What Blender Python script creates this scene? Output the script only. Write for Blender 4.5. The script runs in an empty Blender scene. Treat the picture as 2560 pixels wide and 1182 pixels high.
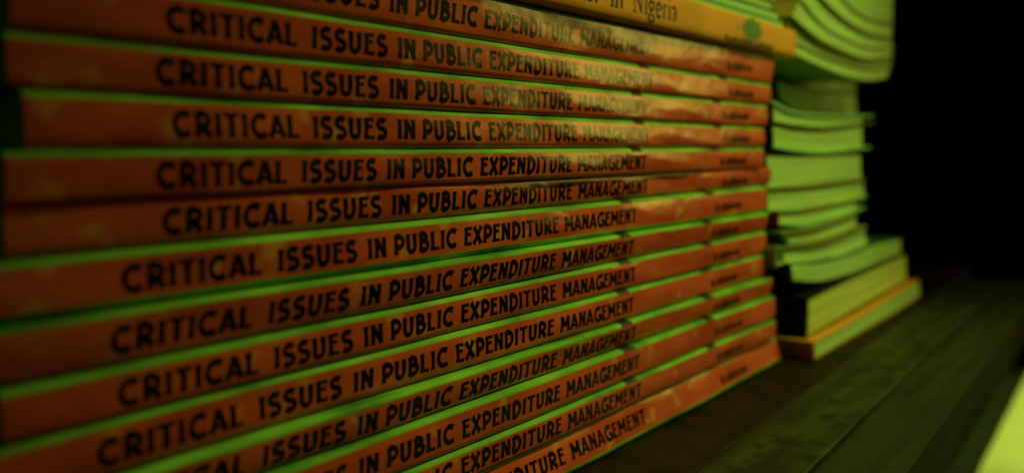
import bpy, bmesh, math, random
from math import sin, cos, tan, atan, radians, pi, sqrt
from mathutils import Vector, Matrix
random.seed(7)
S = bpy.context.scene
COL = S.collection

# ------------------------------------------------------------------ camera
FPX, VX, VY = 2405.0, 2983.0, 352.0           # focal length in photo pixels, vanishing point of the spines
PITCH = atan((591 - VY) / FPX)
YAW = atan((VX - 1280) / (FPX / cos(PITCH)))
SHELF = -0.0714                                # shelf surface below the lens (camera height 7 cm)
FWD = Vector((cos(YAW) * cos(PITCH), sin(YAW) * cos(PITCH), -sin(PITCH)))
RGT = Vector((sin(YAW), -cos(YAW), 0))
UPV = RGT.cross(FWD)
cam_d = bpy.data.cameras.new('camera')
cam = bpy.data.objects.new('camera', cam_d)
COL.objects.link(cam)
S.camera = cam
cam.matrix_world = Matrix((RGT, UPV, -FWD)).transposed().to_4x4()
cam_d.sensor_width = 36.0
cam_d.lens = 36.0 * FPX / 2560.0
cam_d.clip_start = 0.005
cam_d.clip_end = 50
cam_d.dof.use_dof = True
cam_d.dof.focus_distance = 0.185
cam_d.dof.aperture_fstop = 10.5
cam_d.dof.aperture_blades = 0

# ------------------------------------------------------------------ world, lamps, exposure
W = bpy.data.worlds.new('World')
S.world = W
W.use_nodes = True
W.node_tree.nodes['Background'].inputs[0].default_value = (0.35, 0.75, 0.05, 1)
W.node_tree.nodes['Background'].inputs[1].default_value = 0.014
S.view_settings.view_transform = 'Standard'
S.view_settings.look = 'None'
S.view_settings.exposure = 0
S.view_settings.gamma = 1


def area(name, loc, target, sx, sy, power, color, spread=180):
    d = bpy.data.lights.new(name, 'AREA')
    d.shape = 'RECTANGLE'
    d.size, d.size_y, d.energy, d.color = sx, sy, power, color
    d.spread = radians(spread)
    o = bpy.data.objects.new(name, d)
    COL.objects.link(o)
    o.location = loc
    o.rotation_euler = (Vector(target) - Vector(loc)).to_track_quat('-Z', 'Y').to_euler()
    return o


def spot(name, loc, target, power, color, angle, blend, size):
    d = bpy.data.lights.new(name, 'SPOT')
    d.energy, d.color, d.spot_size, d.spot_blend, d.shadow_soft_size = power, color, radians(angle), blend, size
    o = bpy.data.objects.new(name, d)
    COL.objects.link(o)
    o.location = loc
    o.rotation_euler = (Vector(target) - Vector(loc)).to_track_quat('-Z', 'Y').to_euler()
    return o


LC = (0.80, 1.0, 0.14)
area('window_light', (0.72, -0.175, 0.12), (0.22, 0.11, 0.0), 0.09, 0.22, 0.30, (1.0, 0.88, 0.13))
spot('overhead_lamp', (0.36, -0.15, 0.42), (0.272, 0.10, -0.03), 6.9, LC, 52, 1.0, 0.02)
spot('added_strip_spot', (1.0, -0.35, 0.30), (0.95, 0.13, -0.25), 21.0, (0.78, 1.0, 0.17), 40, 0.8, 0.02)  # spot added only to brighten the pale strip above the bench


# ------------------------------------------------------------------ helpers
def ray(x, y):
    return FWD + RGT * ((x - 1280) / FPX) + UPV * ((591 - y) / FPX)


def onY(x, y, Y):
    r = ray(x, y)
    return r * (Y / r.y)


def XY(x, Y):                     # world X of a photo column on the vertical plane y=Y
    return onY(x, 430, Y).x


def XR(x, Y, ymid):               # the same for a column measured on a spine whose middle is at row ymid, column 1750
    return onY(x, VY + (ymid - VY) * (VX - x) / (VX - 1750), Y).x


def obj(name, me, mats, parent=None, loc=None):
    if isinstance(me, bmesh.types.BMesh):
        m = bpy.data.meshes.new(name)
        me.to_mesh(m)
        me.free()
        me = m
    if not isinstance(mats, (list, tuple)):
        mats = [mats]
    for m in mats:
        me.materials.append(m)
    o = bpy.data.objects.new(name, me)
    COL.objects.link(o)
    if loc is not None:
        o.location = loc
    if parent:
        o.parent = parent
    return o


def thing(name, label, cat, loc=(0, 0, 0), group=None):
    o = bpy.data.objects.new(name, None)
    o.empty_display_size = 0.01
    COL.objects.link(o)
    o.location = loc
    o['label'] = label
    o['category'] = cat
    if group:
        o['group'] = group
    return o


def box_bm(x0, x1, y0, y1, z0, z1, bevel=0):
    bm = bmesh.new()
    vs = [bm.verts.new((x, y, z)) for x in (x0, x1) for y in (y0, y1) for z in (z0, z1)]
    for q in ((0, 1, 3, 2), (4, 6, 7, 5), (0, 4, 5, 1), (2, 3, 7, 6), (0, 2, 6, 4), (1, 5, 7, 3)):
        bm.faces.new([vs[i] for i in q])
    if bevel:
        bmesh.ops.bevel(bm, geom=bm.edges[:], offset=bevel, segments=2, affect='EDGES')
    return bm


# ------------------------------------------------------------------ materials
def mat(name, base, rough=0.5, var=0.15, scale=120, bump=0.0, bscale=400, coat=0.0, spec=0.5, stretch=(1, 1, 1),
        stain=None, bdist=0.0002, second=None, detail=5):
    m = bpy.data.materials.new(name)
    m.use_nodes = True
    nt = m.node_tree
    N, L = nt.nodes, nt.links
    b = N['Principled BSDF']
    geo = N.new('ShaderNodeNewGeometry')
    mp = N.new('ShaderNodeMapping')
    mp.inputs['Scale'].default_value = stretch
    L.new(geo.outputs['Position'], mp.inputs['Vector'])
    n = N.new('ShaderNodeTexNoise')
    n.inputs['Scale'].default_value = scale
    n.inputs['Detail'].default_value = detail
    L.new(mp.outputs[0], n.inputs['Vector'])
    r = N.new('ShaderNodeValToRGB')
    r.color_ramp.elements[0].position = 0.3
    r.color_ramp.elements[1].position = 0.7
    c2 = second or tuple(min(1, c * (1 + var)) for c in base)
    r.color_ramp.elements[0].color = tuple(c * (1 - var) for c in base) + (1,)
    r.color_ramp.elements[1].color = tuple(c2) + (1,)
    L.new(n.outputs['Fac'], r.inputs['Fac'])
    out = r.outputs[0]
    if stain:
        n3 = N.new('ShaderNodeTexNoise')
        n3.inputs['Scale'].default_value = stain[1]
        n3.inputs['Detail'].default_value = 6
        L.new(geo.outputs['Position'], n3.inputs['Vector'])
        r3 = N.new('ShaderNodeValToRGB')
        r3.color_ramp.elements[0].position = stain[2]
        r3.color_ramp.elements[1].position = stain[2] + 0.08
        r3.color_ramp.elements[0].color = (0, 0, 0, 1)
        L.new(n3.outputs['Fac'], r3.inputs['Fac'])
        mx = N.new('ShaderNodeMix')
        mx.data_type = 'RGBA'
        L.new(r3.outputs[0], mx.inputs['Factor'])
        L.new(out, mx.inputs[6])
        mx.inputs[7].default_value = tuple(stain[0]) + (1,)
        out = mx.outputs[2]
    L.new(out, b.inputs['Base Color'])
    b.inputs['Roughness'].default_value = rough
    b.inputs['Specular IOR Level'].default_value = spec
    b.inputs['Coat Weight'].default_value = coat
    b.inputs['Coat Roughness'].default_value = 0.12
    if bump:
        n2 = N.new('ShaderNodeTexNoise')
        n2.inputs['Scale'].default_value = bscale
        n2.inputs['Detail'].default_value = 3
        L.new(mp.outputs[0], n2.inputs['Vector'])
        bp = N.new('ShaderNodeBump')
        bp.inputs['Strength'].default_value = bump
        bp.inputs['Distance'].default_value = bdist
        L.new(n2.outputs['Fac'], bp.inputs['Height'])
        L.new(bp.outputs[0], b.inputs['Normal'])
        if coat:
            L.new(bp.outputs[0], b.inputs['Coat Normal'])
    return m


# laminated spine print: big slow ripples of the film break the gloss into patches
M_orange = mat('orange_laminate', (0.70, 0.080, 0.055), 0.20, 0.22, 90, bump=0.6, bscale=75, spec=0.32,
               stretch=(0.5, 1, 1.2), bdist=0.0012, second=(0.86, 0.14, 0.075), stain=((0.78, 0.25, 0.12), 150, 0.60))
M_ink = mat('black_ink_on_laminate', (0.010, 0.006, 0.004), 0.20, 0.1, 70, bump=0.6, bscale=75, spec=0.32,
            stretch=(0.5, 1, 1.2), bdist=0.0012)
M_cover = mat('green_cover_print', (0.10, 0.31, 0.05), 0.55, 0.30, 180, bump=0.5, bscale=900,
              stretch=(0.35, 1, 1), second=(0.30, 0.64, 0.10), spec=0.2)
M_mark = mat('dark_cover_print', (0.022, 0.024, 0.02), 0.5, 0.2, 200)
M_page = mat('page_edges', (0.50, 0.72, 0.32), 0.85, 0.28, 260, bump=0.6, bscale=700, stretch=(0.05, 0.05, 4),
             second=(0.62, 0.86, 0.40), spec=0.2)
M_page_old = mat('aged_page_edges', (0.62, 0.66, 0.24), 0.85, 0.20, 260, bump=0.6, bscale=700, stretch=(0.05, 0.05, 4), spec=0.2)
M_yellow = mat('yellow_cover', (0.80, 0.28, 0.02), 0.5, 0.1, 60, spec=0.3, bump=0.3, bscale=80, bdist=0.0008)
M_yelink = mat('dark_serif_ink', (0.02, 0.022, 0.008), 0.55, 0.1, 60, spec=0.2)
M_crest = mat('green_crest_ink', (0.05, 0.13, 0.05), 0.5, 0.3, 900, second=(0.12, 0.26, 0.08), spec=0.3)
M_black = mat('black_cover', (0.006, 0.006, 0.006), 0.6, 0.2, 60, spec=0.15)
M_olive = mat('olive_yellow_cover', (0.30, 0.24, 0.02), 0.5, 0.2, 60)
M_orcov = mat('amber_cover', (0.80, 0.30, 0.03), 0.5, 0.12, 50)
M_teal = mat('teal_cover', (0.06, 0.42, 0.32), 0.45, 0.15, 80)
M_dteal = mat('dark_teal_cover', (0.015, 0.10, 0.09), 0.45, 0.2, 80)
M_ltgreen = mat('pale_green_cover', (0.26, 0.62, 0.25), 0.5, 0.15, 80)
M_red = mat('maroon_cover', (0.35, 0.02, 0.015), 0.5, 0.2, 80)
M_brown = mat('tan_cover', (0.22, 0.23, 0.06), 0.6, 0.2, 80)
M_plankA = mat('dark_brown_wood', (0.009, 0.004, 0.0015), 0.6, 0.5, 60, bump=0.6, bscale=90, stretch=(0.12, 1, 1),
               second=(0.022, 0.009, 0.003), spec=0.15, stain=((0.003, 0.003, 0.001), 70, 0.5))
M_plankB = mat('worn_brown_wood', (0.016, 0.020, 0.003), 0.6, 0.4, 240, bump=1.0, bscale=260, stretch=(0.09, 1, 1),
               second=(0.044, 0.048, 0.008), stain=((0.009, 0.012, 0.003), 120, 0.52), spec=0.3)
M_plankC = mat('greenish_dark_wood', (0.005, 0.009, 0.002), 0.8, 0.5, 200, bump=0.9, bscale=220, stretch=(0.08, 1, 1),
               second=(0.022, 0.030, 0.007), spec=0.3)
M_strip = mat('pale_paint', (0.82, 0.82, 0.42), 0.5, 0.05, 90, bump=0.3, bscale=150)
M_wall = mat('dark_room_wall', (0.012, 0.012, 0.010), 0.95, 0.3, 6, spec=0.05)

# ------------------------------------------------------------------ setting: shelf boards and the dark behind
A2 = radians(2.0)


def plank_bm(x0, x1, y0, y1, top, th, seed):
    rnd = random.Random(seed)
    bm = bmesh.new()
    nx = 36
    rows = []
    c = 0.0003
    ph = rnd.random() * 6
    for i in range(nx + 1):
        x = x0 + (x1 - x0) * i / nx
        w0 = 0.00015 * sin(x * 61 + ph) + 0.0001 * sin(x * 143 + ph * 2)
        w1 = 0.00015 * sin(x * 57 + ph + 2) + 0.0001 * sin(x * 131 + ph * 3)
        prof = [(y0 + w0, top - th), (y0 + w0, top - c), (y0 + w0 + c, top), (y1 + w1 - c, top), (y1 + w1, top - c), (y1 + w1, top - th)]
        rows.append([bm.verts.new((x, y, z)) for y, z in prof])
    for a, b in zip(rows, rows[1:]):
        for j in range(6):
            bm.faces.new((a[j], a[(j + 1) % 6], b[(j + 1) % 6], b[j]))
    bm.faces.new(rows[0][::-1])
    bm.faces.new(rows[-1])
    bmesh.ops.recalc_face_normals(bm, faces=bm.faces)
    return bm


shelf = thing('bookshelf', 'dark wooden shelf of long planks carrying both stacks of books', 'shelf', (0, 0, SHELF))
shelf.rotation_euler = (0, 0, A2)
# (y0, y1, x0, x1, material, drop)
for y0, y1, x0, x1, m, drop in ((0.1700, 0.2500, -0.25, 0.60, M_plankA, 0), (0.0782, 0.1697, -0.25, 0.60, M_plankA, 0),
                                (0.0578, 0.0778, -0.25, 0.545, M_plankB, 0), (0.0400, 0.0574, -0.25, 0.56, M_plankC, 0.0010)):
    p = obj('plank', plank_bm(x0, x1, y0, y1, -drop - 0.0002, 0.018, int(y0 * 1e4)), m, shelf)
LOW = -0.25
bench = obj('bench', plank_bm(0.2, 1.55, 0.04, 0.50, 0.0, 0.04, 3), M_plankC, None, (0, 0, LOW))
bench.rotation_euler = (0, 0, A2)
bench['label'] = 'dark lower bench below the shelf edge at the lower right'
bench['category'] = 'bench'
floor_strip = obj('lit_floor_strip', plank_bm(0.30, 1.50, 0.0595, 0.0905, 0.0038, 0.0036, 5), M_strip, None, (0, 0, LOW))  # pale strip added in place of a brightly lit patch of floor
floor_strip.rotation_euler = (0, 0, A2)
floor_strip['label'] = 'brightly lit pale strip in the lower right corner, standing in for lit floor'
floor_strip['category'] = 'strip'
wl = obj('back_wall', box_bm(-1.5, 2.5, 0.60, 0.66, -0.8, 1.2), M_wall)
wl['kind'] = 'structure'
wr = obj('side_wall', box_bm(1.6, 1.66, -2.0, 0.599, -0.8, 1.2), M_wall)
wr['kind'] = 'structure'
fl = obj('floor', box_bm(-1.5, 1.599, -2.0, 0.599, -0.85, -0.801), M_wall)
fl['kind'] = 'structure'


# ------------------------------------------------------------------ lettering
def arc(cx, cy, rx, ry, a0, a1, n=10):
    return [(cx + rx * cos(radians(a0 + (a1 - a0) * i / n)), cy + ry * sin(radians(a0 + (a1 - a0) * i / n))) for i in range(n + 1)]


G = {
    'C': (0.66, [arc(.40, .5, .31, .43, 48, 312, 16)]),
    'R': (0.62, [[(.12, 0), (.12, 1)], [(.12, .93)] + arc(.26, .68, .25, .25, 90, -90, 8) + [(.12, .43)], [(.28, .43), (.58, .02)]]),
    'I': (0.24, [[(.12, 0), (.12, 1)]]),
    'T': (0.56, [[(.28, 0), (.28, .93)], [(0, .93), (.56, .93)]]),
    'A': (0.62, [[(.04, 0), (.31, .98)], [(.31, .98), (.58, 0)], [(.14, .26), (.49, .26)]]),
    'L': (0.50, [[(.12, 0), (.12, 1)], [(.12, .07), (.50, .07)]]),
    'S': (0.52, [arc(.27, .72, .19, .21, 30, 250, 9) + arc(.26, .28, .20, .22, 75, -150, 9)]),
    'U': (0.62, [[(.12, 1), (.12, .34)] + arc(.31, .34, .19, .27, 180, 360, 10)[1:] + [(.50, 1)]]),
    'E': (0.50, [[(.12, 0), (.12, 1)], [(.12, .93), (.48, .93)], [(.12, .60), (.42, .60)], [(.12, .07), (.50, .07)]]),
    'N': (0.64, [[(.12, 0), (.12, 1)], [(.12, .95), (.52, .12)], [(.52, 0), (.52, 1)]]),
    'P': (0.56, [[(.12, 0), (.12, 1)], [(.12, .93)] + arc(.26, .65, .25, .28, 90, -90, 8) + [(.12, .37)]]),
    'B': (0.58, [[(.12, 0), (.12, 1)], [(.12, .93)] + arc(.24, .75, .20, .18, 90, -90, 6) + [(.12, .57)],
                 [(.12, .57)] + arc(.26, .32, .26, .25, 90, -90, 8) + [(.12, .07)]]),
    'X': (0.58, [[(.05, 0), (.53, 1)], [(.05, 1), (.53, 0)]]),
    'D': (0.64, [[(.12, 0), (.12, 1)], [(.12, .93)] + arc(.22, .5, .33, .43, 90, -90, 12) + [(.12, .07)]]),
    'M': (0.78, [[(.10, 0), (.12, 1)], [(.12, .97), (.39, .36)], [(.39, .36), (.66, .97)], [(.66, 1), (.68, 0)]]),
    'G': (0.66, [arc(.40, .5, .31, .43, 48, 330, 16), [(.40, .44), (.66, .44)], [(.62, .44), (.62, .12)]]),
}


def word_strokes(word, track=0.10):
    x = 0
    out = []
    for ch in word:
        w, st = G[ch]
        for s in st:
            out.append([(x + px, pz) for px, pz in s])
        x += w + track
    return out, x - track


def ribbon(bm, pts, width, f, lift, flare=0.0, step=0.0007):
    """flat stroke along pts (x,z in metres), put onto the surface f(x,z)->y"""
    fine = [pts[0]]
    for a, b in zip(pts, pts[1:]):
        n = max(1, int(math.dist(a, b) / step))
        for k in range(1, n + 1):
            fine.append((a[0] + (b[0] - a[0]) * k / n, a[1] + (b[1] - a[1]) * k / n))
    L = []
    n = len(fine)
    for i, p in enumerate(fine):
        a = fine[max(0, i - 1)]
        b = fine[min(n - 1, i + 1)]
        dx, dz = b[0] - a[0], b[1] - a[1]
        d = math.hypot(dx, dz) or 1e-9
        t = abs(2 * i / (n - 1) - 1)
        w = width * 0.5 * (1 + flare * t ** 4)
        q = []
        for s in (-1, 1):
            x, z = p[0] - s * dz / d * w, p[1] + s * dx / d * w
            q.append(bm.verts.new((x, f(x, z) - lift, z)))
        L.append(q)
    for a, b in zip(L, L[1:]):
        bm.faces.new((a[0], a[1], b[1], b[0]))


def fix_down(bm):
    bmesh.ops.recalc_face_normals(bm, faces=bm.faces)
    for fc in bm.faces:
        if fc.normal.y > 0:
            fc.normal_flip()


# word positions along the title, measured as a share of its length
WORDS = [('CRITICAL', 75.75, 98.0), ('ISSUES', 100.9, 117.1), ('IN', 119.7, 124.25), ('PUBLIC', 126.1, 143.35),
         ('EXPENDITURE', 145.6, 177.9), ('MANAGEMENT', 180.4, 212.9)]
T0, T1 = 75.75, 212.9


# ------------------------------------------------------------------ paperbacks of the front stack
def paperback(spec, label):
    X0, X1, y0 = spec['X0'], spec['X1'], spec['y']
    ta, tb, ba, bb = spec['z']              # top at X0, X1; bottom at X0, X1 (world)
    wt, wb, lean = spec['wt'], spec['wb'], spec['lean']
    seed = spec['seed']
    rnd = random.Random(seed)
    ph = [rnd.random() * 6.28 for _ in range(6)]
    Wd = 0.160
    root = thing('paperback_book', label, 'book', (X0, y0, ba), 'orange spined paperbacks piled in the front stack')
    LX = X1 - X0
    T = lambda x: (ta + (tb - ta) * x / LX) - ba
    Bz = lambda x: (bb - ba) * x / LX
    r = 0.0008
    rb = spec['rb']

    def surf(x, z):                        # spine face: slow waves, slight bulge, lean
        t, b = T(x), Bz(x)
        u = max(0, min(1, (z - b) / (t - b)))
        y = 0.00022 * sin(x * 38 + ph[0]) + 0.00010 * sin(x * 97 + ph[1]) + 0.00005 * sin(x * 210 + ph[2])
        y += -0.00028 * (1 - (2 * u - 1) ** 2) * spec.get('bulge', 1)
        y += lean * (0.5 - u)
        y += 0.00007 * sin(x * 120 + u * 5 + ph[3]) + spec.get('yaw', 0) * (x / LX - 0.5)
        return y

    m1 = spec['m1'] - X0
    m2 = spec['m2'] - X0
    xs = sorted(set([round(LX * i / 90, 6) for i in range(91)] + [m1, m1 + 0.0055, m2, m2 + 0.006]))
    # profile rows as fractions / offsets
    mats = [M_cover, M_orange, M_mark]
    bm = bmesh.new()
    th = 0.00028
    rows = []
    for x in xs:
        t, b = T(x), Bz(x)
        wob = 0.00012 * sin(x * 75 + ph[4]) + 0.00006 * sin(x * 300 + ph[5])
        P = [(surf(x, t) + Wd, t), (surf(x, t) + 0.03, t)]
        k = 0.0024
        P.append((surf(x, t) + k, t))
        for a in (90, 60, 30, 5):
            z = t - r + r * sin(radians(a))
            P.append((surf(x, z) + r - r * cos(radians(a)), z))
        zt = min(t - wt + wob, t - r * 1.0) if wt > 0 else t - r
        zb = max(b + wb + wob * 0.5, b + rb * 1.0) if wb > 0 else b + rb
        nmid = 6
        P_or0 = len(P)
        for j in range(nmid + 1):
            z = zt + (zb - zt) * j / nmid
            P.append((surf(x, z), z))
        P_or1 = len(P) - 1
        for a in (5, 30, 60, 90):
            z = b + rb - rb * sin(radians(a))
            P.append((surf(x, z) + (r - r * cos(radians(a))) * 1.6, z))
        P.append((surf(x, b) + 0.0034, b))
        P.append((surf(x, b) + 0.03, b))
        P.append((surf(x, b) + Wd, b))
        n = len(P)
        inner = []
        for j, (y, z) in enumerate(P):
            # inward offset
            a_, b_ = P[max(0, j - 1)], P[min(n - 1, j + 1)]
            dy, dz = b_[0] - a_[0], b_[1] - a_[1]
            d = math.hypot(dy, dz) or 1
            inner.append((y - dz / d * th * 1.0, z + dy / d * th * 1.0))
        rows.append(([bm.verts.new((x, y, z)) for y, z in P], [bm.verts.new((x, y, z)) for y, z in inner]))
    n = len(rows[0][0])
    wrap_or_t = wt <= 0
    wrap_or_b = wb <= 0
    for i, (a, b) in enumerate(zip(rows, rows[1:])):
        xm = (xs[i] + xs[i + 1]) / 2
        mark = (m1 < xm < m1 + 0.0055) or (m2 < xm < m2 + 0.006)
        for j in range(n - 1):
            f1 = bm.faces.new((a[0][j], a[0][j + 1], b[0][j + 1], b[0][j]))
            orange = P_or0 <= j < P_or1 or (wrap_or_t and 3 <= j < P_or0) or (wrap_or_b and P_or1 <= j < n - 4)
            f1.material_index = 1 if orange else (2 if mark and j < P_or0 and j >= 1 else 0)
            f1.smooth = True
            f2 = bm.faces.new((a[1][j], b[1][j], b[1][j + 1], a[1][j + 1]))
            f2.material_index = 0
        for j in (0, n - 1):
            bm.faces.new((a[0][j], b[0][j], b[1][j], a[1][j]))
    for e in (rows[0], rows[-1]):
        for j in range(n - 1):
            bm.faces.new((e[0][j], e[0][j + 1], e[1][j + 1], e[1][j]))
            bm.edges.get((e[0][j], e[0][j + 1])).smooth = False
    bmesh.ops.recalc_face_normals(bm, faces=bm.faces)
    obj('cover', bm, mats, root)
    # page block
    bm = bmesh.new()
    e = 0.0004
    R2 = []
    for i in range(13):
        x = e + (LX - 2 * e) * i / 12
        t, b = T(x) - th * 1.1, Bz(x) + th * 1.1
        yy = surf(x, (t + b) / 2) + 0.0014
        R2.append([bm.verts.new((x, y, z)) for y, z in ((yy, b), (yy, t), (yy + Wd - 0.003, t), (yy + Wd - 0.003, b))])
    for a, b in zip(R2, R2[1:]):
        for j in range(4):
            bm.faces.new((a[j], a[(j + 1) % 4], b[(j + 1) % 4], b[j]))
    bm.faces.new(R2[0])
    bm.faces.new(R2[-1][::-1])
    bmesh.ops.recalc_face_normals(bm, faces=bm.faces)
    obj('page_block', bm, M_page, root)
    # title lettering
    bm = bmesh.new()
    tx0, tx1 = spec['t0'] - X0, spec['t1'] - X0
    H = 0.00335 * spec.get('th', 1)
    kz = 0
    for word, w0, w1 in WORDS:
        st, wid = word_strokes(word)
        a = tx0 + (tx1 - tx0) * (w0 - T0) / (T1 - T0)
        b = tx0 + (tx1 - tx0) * (w1 - T0) / (T1 - T0)
        sx = (b - a) / wid
        for s in st:
            pts = []
            for px, pz in s:
                x = a + px * sx
                top, bot = T(x) - max(wt, 0.0004), Bz(x) + max(wb, 0.0004)
                mid = (top + bot) / 2
                pts.append((x, mid + (pz - 0.5) * H + spec.get('tz', 0)))
            horiz = abs(pts[0][1] - pts[-1][1]) < 0.3 * H and len(s) == 2
            kz = (kz + 1) % 7
            ribbon(bm, pts, 0.00054 if horiz else 0.00090, surf, 0.00003 + kz * 0.000004, 0.32)
    fix_down(bm)
    obj('title_lettering', bm, M_ink, root)
    # publisher's line: a row of tiny letters with a thin upright mark above
    bm = bmesh.new()
    px0 = spec['p0'] - X0
    hh = 0.00155
    x = px0
    k = 0
    rr = random.Random(3)
    for grp in (2, 7, 3):
        for c in range(grp):
            base = (T(x) + Bz(x)) / 2 - 0.0013
            kinds = rr.choice(['H', 'E', 'O', 'N', 'L'])
            w = 0.0009
            ss = {'H': [[(0, 0), (0, 1)], [(1, 0), (1, 1)], [(0, .5), (1, .5)]], 'E': [[(0, 0), (0, 1)], [(0, 0), (1, 0)], [(0, 1), (1, 1)]],
                  'O': [[(0, 0), (0, 1), (1, 1), (1, 0), (0, 0)]], 'N': [[(0, 0), (0, 1)], [(0, 1), (1, 0)], [(1, 0), (1, 1)]],
                  'L': [[(0, 0), (0, 1)], [(0, 0), (1, 0)]]}[kinds]
            for s in ss:
                k = (k + 1) % 5
                ribbon(bm, [(x + u * w, base + v * hh) for u, v in s], 0.00078, surf, 0.00003 + k * 0.000004)
            x += 0.00145
        x += 0.0007
    xm = px0 + 0.0095
    zc = (T(xm) + Bz(xm)) / 2
    ribbon(bm, [(xm, zc + 0.0002), (xm, zc + 0.0020)], 0.00045, surf, 0.00003)
    fix_down(bm)
    obj('publisher_lettering', bm, M_ink, root)
    return root


# measured rows: (orange top at x=1750, orange bottom at x=1750), left column, (top, bottom) there, y plane, left px, right px, title px, lean
ROWS = [
    #  t1750  b1750  (xl, yt, yb)            y       left  right  t0    t1   lean   wt-share
    (111.0, 177.0, (1050, -34, 70), 0.1100, 28, 1930, 375, 1626, 0.0007),
    (190.0, 237.0, (500, -6, 118), 0.1100, 22, 1925, 410, 1632, 0.0000),
    (253.6, 304.0, (100, 88, 208), 0.1100, 18, 1915, 388, 1616, 0.0000),
    (315.0, 362.0, (100, 235, 347), 0.1100, 60, 1910, 430, 1622, -0.0003),
    (376.5, 425.0, (100, 393, 500), 0.1096, 12, 1908, 390, 1612, 0.0002),
    (430.0, 471.0, (100, 516, 631), 0.1110, 12, 1924, 403, 1617, 0.0004),
    (489.0, 551.0, (100, 657, 773), 0.1097, -70, 1915, 300, 1590, 0.0000),
    (560.0, 605.0, (100, 828, 944), 0.1090, -80, 1914, 275, 1583, 0.0011),
    (618.0, 670.0, (100, 970, 1078), 0.1090, 0, 1914, 290, 1585, 0.0000),
    (683.0, 733.0, (100, 1110, 1225), 0.1087, -60, 1917, 240, 1580, 0.0000),
    (755.5, 795.0, (100, 1275, 1375), 0.1076, -70, 1925, 246, 1588, 0.0010),
    (811.0, 869.0, (100, 1405, 1540), 0.1067, -80, 1936, 250, 1595, 0.0002),
    (882.0, 931.0, (100, 1580, 1680), 0.1064, -80, 1938, 225, 1600, 0.0000),
    (935.0, 1003.0, (100, 1690, 1845), 0.1062, -80, 1945, 232, 1610, -0.0024),
]
LAB = [
    'topmost orange paperback, directly under the yellow book',
    'orange paperback second below the yellow book, with a bright green line along its top edge',
    'third orange paperback below the yellow book, its title partly pale where the light glances off',
    'orange paperback whose left end is pushed back, showing a green page end beside the spine',
    'orange paperback with PUBLIC in pale letters, resting on an orange spine with no green between',
    'dark red-orange paperback whose top edge meets the orange spine above with no green between',
    'orange paperback at middle height, the green band below it split by a dark gap',
    'dark overhanging orange paperback with slanting title just below the dark split in the green bands',
    'orange paperback between the upper slanting title and the spine with the faded EXPENDITURE lettering',
    'orange paperback resting right on top of the lower slanting dark title',
    'lower dark orange paperback with slanting title and a wide bright green band beneath it',
    'orange paperback with the widest bright green band along its top, third from the shelf',
    'orange paperback second from the shelf, its lower edge meeting the brightest orange spine',
    'bottom orange paperback lying on the shelf, the brightest orange spine of the stack',
]
books = []
for i, (t, b, (xl, yt, yb), Y, lp, rp, a0, a1, lean) in enumerate(ROWS):
    def line(xa, ya, yb_):
        p, q = onY(xl, ya, Y), onY(1750, yb_, Y)
        return (p.x, p.z, q.x, q.z)
    ym = (t + b) / 2
    X0, X1 = XR(lp, Y, ym), XR(rp, Y, ym)

    def at(l, X):
        return l[1] + (l[3] - l[1]) * (X - l[0]) / (l[2] - l[0])
    lt, lb = line(0, yt, t), line(0, yb, b)
    books.append(dict(y=Y, X0=X0, X1=X1, ot=(lt, at), ob=(lb, at), lean=lean, seed=i + 11, t0=XR(a0, Y, ym), t1=XR(a1, Y, ym)))
XA, XB = 0.058, 0.300
N14 = len(books)
tops, bots = [], []
for bk in books:
    tops.append((at(bk['ot'][0], XA), at(bk['ot'][0], XB)))
    bots.append((at(bk['ob'][0], XA), at(bk['ob'][0], XB)))
bound = [(tops[0][0] + 0.0007, tops[0][1] + 0.0007)]
for i in range(1, N14):
    w = 0.36 if i <= 6 else 0.42
    bound.append(tuple(tops[i][k] + w * max(0.0002, bots[i - 1][k] - tops[i][k]) for k in (0, 1)))
bound.append((SHELF, SHELF))
for i, bk in enumerate(books):
    X0, X1 = bk['X0'], bk['X1']
    f = lambda pr, X: pr[0] + (pr[1] - pr[0]) * (X - XA) / (XB - XA)
    bk['z'] = (f(bound[i], X0), f(bound[i], X1), f(bound[i + 1], X0), f(bound[i + 1], X1))
    bk['wt'] = max(0.00025, (bound[i][0] + bound[i][1] - tops[i][0] - tops[i][1]) / 2)
    bk['wb'] = max(0.0003, (bots[i][0] + bots[i][1] - bound[i + 1][0] - bound[i + 1][1]) / 2)
    bk['rb'] = 0.0004 + bk['wb']
    if i not in (6, 13):
        bk['wb'] = 0
    if i == 5:
        bk['wt'] = 0
    bk['m1'] = bk['t1'] - 0.0075
    bk['m2'] = bk['t1'] + 0.040
    bk['p0'] = bk['t1'] + 0.047
    print('BOOK', i + 1, 'X0 %.1f X1 %.1f' % (X0 * 1e3, X1 * 1e3), 'th %.2f %.2f' % ((bk['z'][0] - bk['z'][2]) * 1e3, (bk['z'][1] - bk['z'][3]) * 1e3),
          'wt %.2f wb %.2f' % (bk['wt'] * 1e3, bk['wb'] * 1e3))
    paperback(bk, LAB[i])

# ------------------------------------------------------------------ yellow book lying on the orange paperbacks
YY = 0.1075


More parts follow.
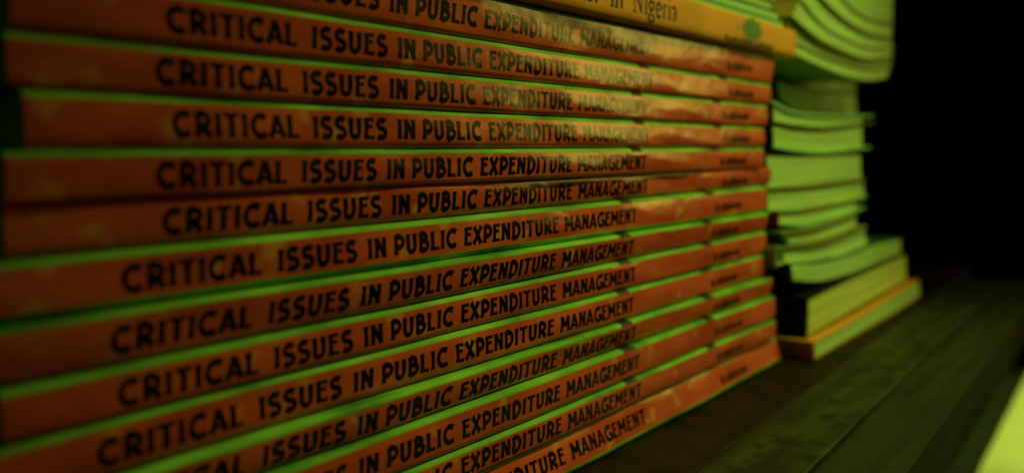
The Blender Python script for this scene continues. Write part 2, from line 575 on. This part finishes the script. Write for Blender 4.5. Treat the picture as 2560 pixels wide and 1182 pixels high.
def yellow_book():
    X1 = XR(1990, YY, 75)
    X0 = X1 - 0.245
    p, q = onY(1185, 0, YY), onY(1932, 140, YY)
    zb = lambda X: p.z + (q.z - p.z) * (X - p.x) / (q.x - p.x)
    zb0 = max(zb(X0), bound[0][0] + 0.0003)
    zb1 = max(zb(X1), bound[0][1] + 0.0001)
    th = 0.0094
    root = thing('yellow_book', 'yellow book with dark serif title and green crest lying on top of the orange paperbacks', 'book', (X0, YY, zb0))
    LX = X1 - X0
    base = lambda x: (zb1 - zb0) * x / LX
    surf = lambda x, z: 0.0002 * sin(x * 33) - 0.0002 * (1 - (2 * (z - base(x)) / th - 1) ** 2)
    bm = bmesh.new()
    rows = []
    for i in range(61):
        x = LX * i / 60
        b = base(x)
        P = [(0.165, b + th), (0.0015, b + th), (0.0004, b + th - 0.0003), (0, b + th - 0.0009)]
        P = [(y + surf(x, z), z) for y, z in P]
        for j in range(1, 6):
            z = b + th - 0.0009 - (th - 0.0018) * j / 5
            P.append((surf(x, z), z))
        P += [(surf(x, b) + 0.0004, b + 0.0003), (surf(x, b) + 0.0015, b), (surf(x, b) + 0.165, b)]
        t = 0.0004
        Q = []
        n = len(P)
        for j, (y, z) in enumerate(P):
            a_, b_ = P[max(0, j - 1)], P[min(n - 1, j + 1)]
            dy, dz = b_[0] - a_[0], b_[1] - a_[1]
            d = math.hypot(dy, dz)
            Q.append((y - dz / d * t, z + dy / d * t))
        rows.append(([bm.verts.new((x, y, z)) for y, z in P], [bm.verts.new((x, y, z)) for y, z in Q]))
    n = len(rows[0][0])
    for a, b in zip(rows, rows[1:]):
        for j in range(n - 1):
            bm.faces.new((a[0][j], a[0][j + 1], b[0][j + 1], b[0][j])).smooth = True
            bm.faces.new((a[1][j], b[1][j], b[1][j + 1], a[1][j + 1]))
        for j in (0, n - 1):
            bm.faces.new((a[0][j], b[0][j], b[1][j], a[1][j]))
    for e in (rows[0], rows[-1]):
        for j in range(n - 1):
            bm.faces.new((e[0][j], e[0][j + 1], e[1][j + 1], e[1][j]))
            bm.edges.get((e[0][j], e[0][j + 1])).smooth = False
    bmesh.ops.recalc_face_normals(bm, faces=bm.faces)
    obj('cover', bm, M_yellow, root)
    bm = bmesh.new()
    R2 = []
    for i in (0, 1):
        x = 0.0006 + (LX - 0.0012) * i
        b = base(x)
        R2.append([bm.verts.new((x, y, z)) for y, z in ((0.0018, b + 0.0005), (0.0018, b + th - 0.0005), (0.162, b + th - 0.0005), (0.162, b + 0.0005))])
    for j in range(4):
        bm.faces.new((R2[0][j], R2[0][(j + 1) % 4], R2[1][(j + 1) % 4], R2[1][j]))
    bm.faces.new(R2[0])
    bm.faces.new(R2[1][::-1])
    bmesh.ops.recalc_face_normals(bm, faces=bm.faces)
    obj('page_block', bm, M_page, root)
    # serif lettering: (thick strokes, thin strokes) on x-height 0.66
    def st(x, z0, z1, serif=True):
        r = [([(x, z0), (x, z1)], 1)]
        if serif:
            r += [([(x - .12, z0 + .02), (x + .12, z0 + .02)], 0)]
        return r
    xh = .64
    LG = {
        'H': (.85, st(.15, 0, 1) + st(.68, 0, 1) + [([(.15, .5), (.68, .5)], 0), ([(.03, .98), (.27, .98)], 0), ([(.56, .98), (.8, .98)], 0)]),
        'N': (.88, [([(.15, 0), (.15, 1)], 0), ([(.15, .98), (.68, .04)], 1), ([(.68, 0), (.68, 1)], 0), ([(0, .98), (.2, .98)], 0), ([(.03, .02), (.27, .02)], 0), ([(.56, .98), (.8, .98)], 0)]),
        'e': (.58, [(arc(.28, .31, .2, .30, 10, 320, 12), 1), ([(.1, .33), (.46, .33)], 0)]),
        'a': (.56, [(arc(.24, .44, .16, .17, 160, 0, 6) + [(.40, .05)], 1), (arc(.24, .17, .16, .15, 0, 360, 10), 0)]),
        'l': (.30, st(.14, 0, 1.0)), 'i': (.30, st(.14, 0, xh) + [([(.14, .84), (.14, .96)], 1)]),
        't': (.38, [([(.16, .9), (.16, .1), (.3, .03)], 1), ([(.02, .62), (.34, .62)], 0)]),
        'h': (.62, st(.14, 0, 1.0) + [([(.14, .45)] + arc(.30, .44, .17, .18, 150, 0, 6) + [(.47, 0)], 1)]),
        'n': (.62, st(.14, 0, xh) + [([(.14, .45)] + arc(.30, .44, .17, .18, 150, 0, 6) + [(.47, 0)], 1)]),
        'r': (.44, st(.14, 0, xh) + [([(.14, .42), (.25, .58), (.40, .58)], 0)]),
        'g': (.58, [(arc(.26, .42, .17, .19, 0, 360, 12), 1), (arc(.27, -.10, .21, .16, 60, -240, 12), 1), ([(.40, .58), (.54, .62)], 0), ([(.14, .24), (.14, .08), (.4, .05)], 0)]),
        's': (.46, [(arc(.23, .46, .14, .14, 30, 250, 7) + arc(.22, .17, .15, .15, 75, -150, 7), 1)]),
        'f': (.36, [([(.14, 0), (.14, .8)] + arc(.27, .8, .13, .17, 180, 40, 5), 1), ([(.02, .62), (.32, .62)], 0)]),
        'o': (.56, [(arc(.27, .31, .19, .29, 0, 360, 14), 1)]),
        'p': (.60, [([(.14, -.35), (.14, xh)], 1), (arc(.30, .32, .18, .28, 150, -150, 10), 1)]),
        'P': (.62, st(.15, 0, 1) + [([(.15, .97)] + arc(.3, .72, .24, .25, 90, -90, 8) + [(.15, .47)], 0)]),
        'c': (.52, [(arc(.28, .31, .2, .29, 45, 315, 12), 1)]),
        'u': (.62, [([(.12, xh), (.12, .2)] + arc(.28, .2, .16, .17, 180, 330, 6), 1), ([(.46, xh), (.46, 0)], 1)]),
        'm': (.9, st(.14, 0, xh) + [([(.14, .45)] + arc(.28, .44, .15, .18, 150, 0, 6) + [(.43, 0)], 1), ([(.43, .45)] + arc(.57, .44, .15, .18, 150, 0, 6) + [(.72, 0)], 1)]),
    }
    bm = bmesh.new()
    k = [0]

    def setword(word, xa, xb, zrel, H):
        tot = sum(LG[c][0] for c in word)
        sx = (xb - xa) / tot
        x = 0
        for c in word:
            w, ss = LG[c]
            for s, thick in ss:
                pts = [(xa + (x + px) * sx, base(xa + (x + px) * sx) + zrel + pz * H) for px, pz in s]
                k[0] = (k[0] + 1) % 7
                ribbon(bm, pts, 0.00095 if thick else 0.0004, surf, 0.00003 + k[0] * 0.000004)
            x += w
    Xl = lambda px: XR(px, YY, 75) - X0
    setword('Nigeria', Xl(1578), Xl(1690), 0.0026, 0.0056)
    setword('in', Xl(1522), Xl(1556), 0.0026, 0.0056)
    setword('Health', Xl(1330), Xl(1494), 0.0026, 0.0056)
    fix_down(bm)
    obj('title_lettering', bm, M_yelink, root)
    # crest: leafy round emblem
    bm = bmesh.new()
    cx, cz = Xl(1880), base(Xl(1880)) + 0.0057
    R = 0.0036
    def disk(c, rx, rz, lift, n=18, wob=0.0):
        vs = []
        for a in range(n):
            rr = 1 + wob * sin(a * 2 * pi / n * 7)
            x, z = c[0] + rx * rr * cos(2 * pi * a / n), c[1] + rz * rr * sin(2 * pi * a / n)
            vs.append(bm.verts.new((x, surf(x, z) - lift, z)))
        bm.faces.new(vs)
    for q in range(8):
        a = q * pi / 4
        disk((cx + 0.0056 * cos(a), cz + R * 0.62 * sin(a)), 0.0026, R * 0.34, 0.00003 + q * 0.000004, 10)
    disk((cx, cz), 0.0030, R * 0.34, 0.000075, 20, 0.08)
    fix_down(bm)
    obj('crest', bm, M_crest, root)
    bm = bmesh.new()
    x = Xl(1812)
    rr = random.Random(9)
    while x < Xl(1930):
        w = rr.uniform(0.0012, 0.0019)
        b0 = base(x) + 0.0009
        for s in rr.choice(([[(0, 0), (0, 1)], [(0, 0), (1, 0)], [(1, 0), (1, 1)]], [[(0, 0), (0, 1)], [(0, 1), (1, 1)], [(0, .5), (1, .5)]], [[(0, 0), (0, 1), (1, 1), (1, 0), (0, 0)]])):
            k[0] = (k[0] + 1) % 7
            ribbon(bm, [(x + u * w, b0 + v * 0.0014) for u, v in s], 0.0007, surf, 0.00003 + k[0] * 0.000004)
        x += w + 0.0007
    fix_down(bm)
    obj('publisher_lettering', bm, M_yelink, root)
    return X0, X1, zb0 + th, zb1 + th


yX0, yX1, yz0, yz1 = yellow_book()


# ------------------------------------------------------------------ generic book seen from its page side, bent along X
def bent_book(name, label, bot, top, Y, depth, page_m, top_m, bot_m, spine_m=None, over=(0, 0, 0), ct=0.0005, group=None, floor=None, world=False):
    """bot/top: photo-pixel polylines of the page block's near face on the plane y=Y"""
    def conv(pl):
        if world:
            return [(x, z) for x, z in pl]
        return [(onY(x, y, Y).x, onY(x, y, Y).z) for x, y in pl]

    def curve(pl, n=22):
        # Catmull-Rom through points
        P = [(2 * pl[0][0] - pl[1][0], 2 * pl[0][1] - pl[1][1])] + pl + [(2 * pl[-1][0] - pl[-2][0], 2 * pl[-1][1] - pl[-2][1])]
        out = []
        m = len(pl) - 1
        for i in range(n + 1):
            u = i / n * m
            s = min(int(u), m - 1)
            t = u - s
            p0, p1, p2, p3 = P[s:s + 4]
            out.append(tuple(0.5 * (2 * p1[c] + (p2[c] - p0[c]) * t + (2 * p0[c] - 5 * p1[c] + 4 * p2[c] - p3[c]) * t * t
                                    + (3 * p1[c] - p0[c] - 3 * p2[c] + p3[c]) * t ** 3) for c in (0, 1)))
        return out
    B, T = curve(conv(bot)), curve(conv(top))
    if floor is not None:
        B = [(x, max(z, floor)) for x, z in B]
    x0, z0 = B[0]
    root = thing(name, label, 'book', (x0, Y, z0), group)
    rel = lambda p: (p[0] - x0, p[1] - z0)
    B, T = [rel(p) for p in B], [rel(p) for p in T]

    def slab(A, C, ya, yb, nm, m, rows=1):
        bm = bmesh.new()
        R = []
        for i, (a, c) in enumerate(zip(A, C)):
            ring = [(a[0], ya, a[1])]
            for k in range(1, rows):
                u = k / rows
                ring.append((a[0] + (c[0] - a[0]) * u, ya + 0.00008 * sin(k * 2.4 + i * 0.15), a[1] + (c[1] - a[1]) * u))
            ring += [(c[0], ya, c[1]), (c[0], yb, c[1]), (a[0], yb, a[1])]
            R.append([bm.verts.new(v) for v in ring])
        n = len(R[0])
        for p, q in zip(R, R[1:]):
            for j in range(n):
                bm.faces.new((p[j], p[(j + 1) % n], q[(j + 1) % n], q[j]))
        bm.faces.new(R[0])
        bm.faces.new(R[-1][::-1])
        bmesh.ops.recalc_face_normals(bm, faces=bm.faces)
        return obj(nm, bm, m, root)
    slab(B, T, 0.0, depth, 'page_block', page_m, 7)
    ol, orr, oy = over

    def ext(P):
        d0 = P[0]
        d1 = P[-1]
        a, b = P[1], P[-2]
        s0 = (d0[1] - a[1]) / (d0[0] - a[0] or 1e-9)
        s1 = (d1[1] - b[1]) / (d1[0] - b[0] or 1e-9)
        r = list(P)
        if ol:
            r = [(d0[0] - ol, d0[1] - ol * s0)] + r
        if orr:
            r = r + [(d1[0] + orr, d1[1] + orr * s1)]
        return r
    if top_m:
        A = ext(T)
        slab([(x, z + 0.00002) for x, z in A], [(x, z + ct) for x, z in A], -oy, depth + 0.001, 'front_cover', top_m)
    if bot_m:
        A = ext(B)
        slab([(x, z - ct) for x, z in A], [(x, z - 0.00002) for x, z in A], -oy, depth + 0.001, 'back_cover', bot_m)
    if spine_m:
        e = ct if top_m else 0
        a, c = B[0], T[0]
        o = 0.0012
        slab([(a[0] - o - ol, a[1] - (ct if bot_m else 0)), (a[0] - 0.00003 - ol, a[1] - (ct if bot_m else 0))],
             [(c[0] - o - ol, c[1] + e), (c[0] - 0.00003 - ol, c[1] + e)], -oy, depth + 0.001, 'spine', spine_m)
    return root


# --- booklets on the yellow book
gT = 'thin teal and green booklets above the yellow book'
zt0 = lambda X: yz0 + (yz1 - yz0) * (X - yX0) / (yX1 - yX0)
XE = XR(1953, 0.111, 30)
zz = 0.0002
for th, m1_, m2_, dx, lab in ((0.0022, M_ltgreen, M_teal, 0, 'pale green booklet lying directly on the yellow book'),
                              (0.0026, M_teal, M_dteal, -0.004, 'teal booklet between two green ones above the yellow book'),
                              (0.0030, M_dteal, M_ltgreen, -0.009, 'dark teal booklet, third above the yellow book at the top edge'),
                              (0.0040, M_dteal, M_teal, -0.006, 'uppermost dark booklet of the front stack at the top edge of the photo')):
    Xa, Xb = XE - 0.21 + dx, XE + dx
    bot = [(Xa, zt0(Xa) + zz + 0.0004), ((Xa + Xb) / 2, zt0((Xa + Xb) / 2) + zz + 0.0004), (Xb, zt0(Xb) + zz + 0.0004)]
    top = [(x, z + th - 0.0008) for x, z in bot]
    bent_book('booklet', lab, bot, top, 0.1105 - dx * 0.1, 0.15, M_page, m2_, m1_, None, (0, 0, 0.0003), 0.0004, gT, world=True)
    zz += th

# --- rear stack, from the shelf up
R0 = 0.0973
gR = 'books piled in the rear stack'
bent_book('amber_book', 'amber covered book at the bottom of the rear stack, resting on the shelf', [(2040, 899), (2170, 822), (2300, 738)],
          [(2037, 857), (2170, 783), (2297, 703)], R0, 0.15, M_page, M_orcov, M_orcov, M_orcov, (0.0004, 0, 0.0), 0.0006, gR, floor=SHELF + 0.0007)
bent_book('black_book', 'thick black book with pale yellowish pages near the bottom of the rear stack', [(2020, 839), (2140, 770), (2266, 698)],
          [(2022, 750), (2140, 694), (2263, 639)], R0 + 0.0035, 0.15, M_page_old, M_black, M_black, M_black, (0.001, 0, 0.0), 0.0009, gR)
bent_book('teal_book', 'bowed paperback with teal front cover lying on the thick black book', [(1983, 700), (2050, 702), (2125, 684), (2200, 655), (2252, 634)],
          [(1978, 662), (2040, 659), (2110, 643), (2190, 612), (2252, 598)], R0 + 0.0060, 0.14, M_page, M_dteal, M_black, M_black, (0.001, 0, 0.0), 0.0006, gR)
bent_book('stapled_booklet', 'pale booklet with tan spine lying on the bowed teal paperback', [(1962, 655), (2040, 652), (2110, 628), (2164, 603)],
          [(1960, 620), (2040, 615), (2100, 594), (2160, 568)], R0 + 0.0090, 0.14, M_page, M_brown, M_page, M_brown, (0.010, 0, 0.0010), 0.0007, gR)
bent_book('pale_book', 'sagging pale book above the tan spined booklet, dark teal at its left end', [(1975, 608), (2040, 600), (2090, 584), (2140, 563)],
          [(1960, 585), (2030, 575), (2085, 555), (2138, 536)], R0 + 0.0095, 0.13, M_page, M_brown, M_brown, M_dteal, (0.004, 0, 0.0010), 0.0008, gR)
bent_book('thin_book', 'thin pale book with a maroon left end and a cover sticking out at right', [(1945, 556), (2010, 560), (2080, 540), (2140, 522)],
          [(1945, 532), (2010, 528), (2080, 515), (2140, 503)], R0 + 0.0115, 0.13, M_page, M_brown, M_ltgreen, M_red, (0.001, 0.010, 0.0008), 0.0008, gR)
bent_book('bright_page_book', 'bright paged book at half the height of the rear stack', [(1915, 524), (2000, 520), (2080, 506), (2160, 486)],
          [(1915, 474), (2000, 469), (2080, 462), (2157, 451)], R0 + 0.0140, 0.14, M_page, M_brown, M_ltgreen, M_dteal, (0.001, 0, 0.0010), 0.0008, gR)
bent_book('shaded_page_book', 'dimmer paged book just above the brightest one in the rear stack', [(1918, 466), (2000, 462), (2080, 452), (2153, 444)],
          [(1918, 394), (2000, 396), (2080, 394), (2150, 390)], R0 + 0.0140, 0.14, M_page, M_brown, M_brown, M_black, (0.001, 0, 0.0), 0.0006, gR)
bent_book('dark_spine_book', 'book with black left end and back cover sticking out at right, below the dark gap', [(1936, 364), (1990, 374), (2060, 378), (2155, 368)],
          [(1932, 310), (1990, 320), (2060, 322), (2155, 312)], R0 + 0.0140, 0.14, M_page, M_brown, M_ltgreen, M_black, (0.003, 0.010, 0.0008), 0.0008, gR)
bent_book('curved_top_book', 'narrow paged book bulging at its left end, above the black ended one', [(1936, 304), (1990, 314), (2060, 318), (2155, 308)],
          [(1932, 262), (1980, 284), (2060, 292), (2155, 293)], R0 + 0.0140, 0.14, M_page, M_ltgreen, M_brown, M_black, (0.003, 0.014, 0.0008), 0.0008, gR)
bent_book('shadowed_book', 'dim book in the shadow of the drooping bundle, upper part of the rear stack', [(1948, 248), (1985, 274), (2060, 284), (2142, 286)],
          [(1938, 205), (1990, 222), (2060, 230), (2138, 236)], R0 + 0.0360, 0.12, M_page, M_brown, M_brown, M_dteal, (0.0, 0, 0.0010), 0.0007, gR)
bent_book('recessed_book', 'set back dark book directly beneath the drooping bundle', [(1945, 200), (2000, 217), (2070, 225), (2138, 231)],
          [(1945, 137), (2000, 158), (2070, 190), (2138, 206)], R0 + 0.0460, 0.11, M_page, M_brown, M_brown, M_dteal, (0.0, 0, 0.0010), 0.0007, gR)
# drooping bundle
gD = 'bent books drooping to the right on top of the rear stack'
D = [
    ([(1955, 122), (2030, 156), (2110, 188), (2170, 200), (2217, 193)], [(1960, 96), (2035, 134), (2110, 162), (2170, 175), (2226, 168)], M_olive, 'lowest of the drooping books, its underside edge hanging over the dark gap'),
    ([(1962, 90), (2038, 130), (2110, 158), (2170, 171), (2226, 163)], [(1975, 45), (2040, 98), (2110, 132), (2170, 150), (2228, 146)], M_olive, 'second drooping book from below, with an olive yellow left end'),
    ([(1978, 40), (2042, 94), (2110, 128), (2170, 146), (2228, 141)], [(1998, 5), (2048, 62), (2110, 98), (2170, 122), (2230, 122)], M_olive, 'drooping book with a tan left end in the middle of the bundle'),
    ([(2000, -2), (2050, 57), (2110, 94), (2170, 118), (2230, 118)], [(2012, -50), (2062, 12), (2115, 56), (2170, 86), (2228, 100)], M_brown, 'thick drooping book with the widest curved band of pages'),
    ([(2014, -56), (2064, 6), (2115, 51), (2170, 82), (2228, 94)], [(2030, -90), (2085, -22), (2125, 24), (2175, 54), (2230, 68)], M_ltgreen, 'drooping book just under the topmost block of pages'),
    ([(2032, -96), (2088, -28), (2127, 18), (2177, 48), (2231, 61)], [(2032, -190), (2090, -140), (2130, -110), (2180, -95), (2233, -90)], M_brown, 'topmost block of pages at the upper right, cut off by the top of the photo'),
]
for k, (b_, t_, cm, lab) in enumerate(D):
    bent_book('drooping_book', lab, b_, t_, R0 + 0.0135 + (0, 0.0016, 0, 0.0012, 0.0004, 0.0020)[k], 0.15, M_page, M_brown, M_brown, cm, (0.0005, 0.0 if k != 2 else 0.004, 0.0005), 0.0004, gD)
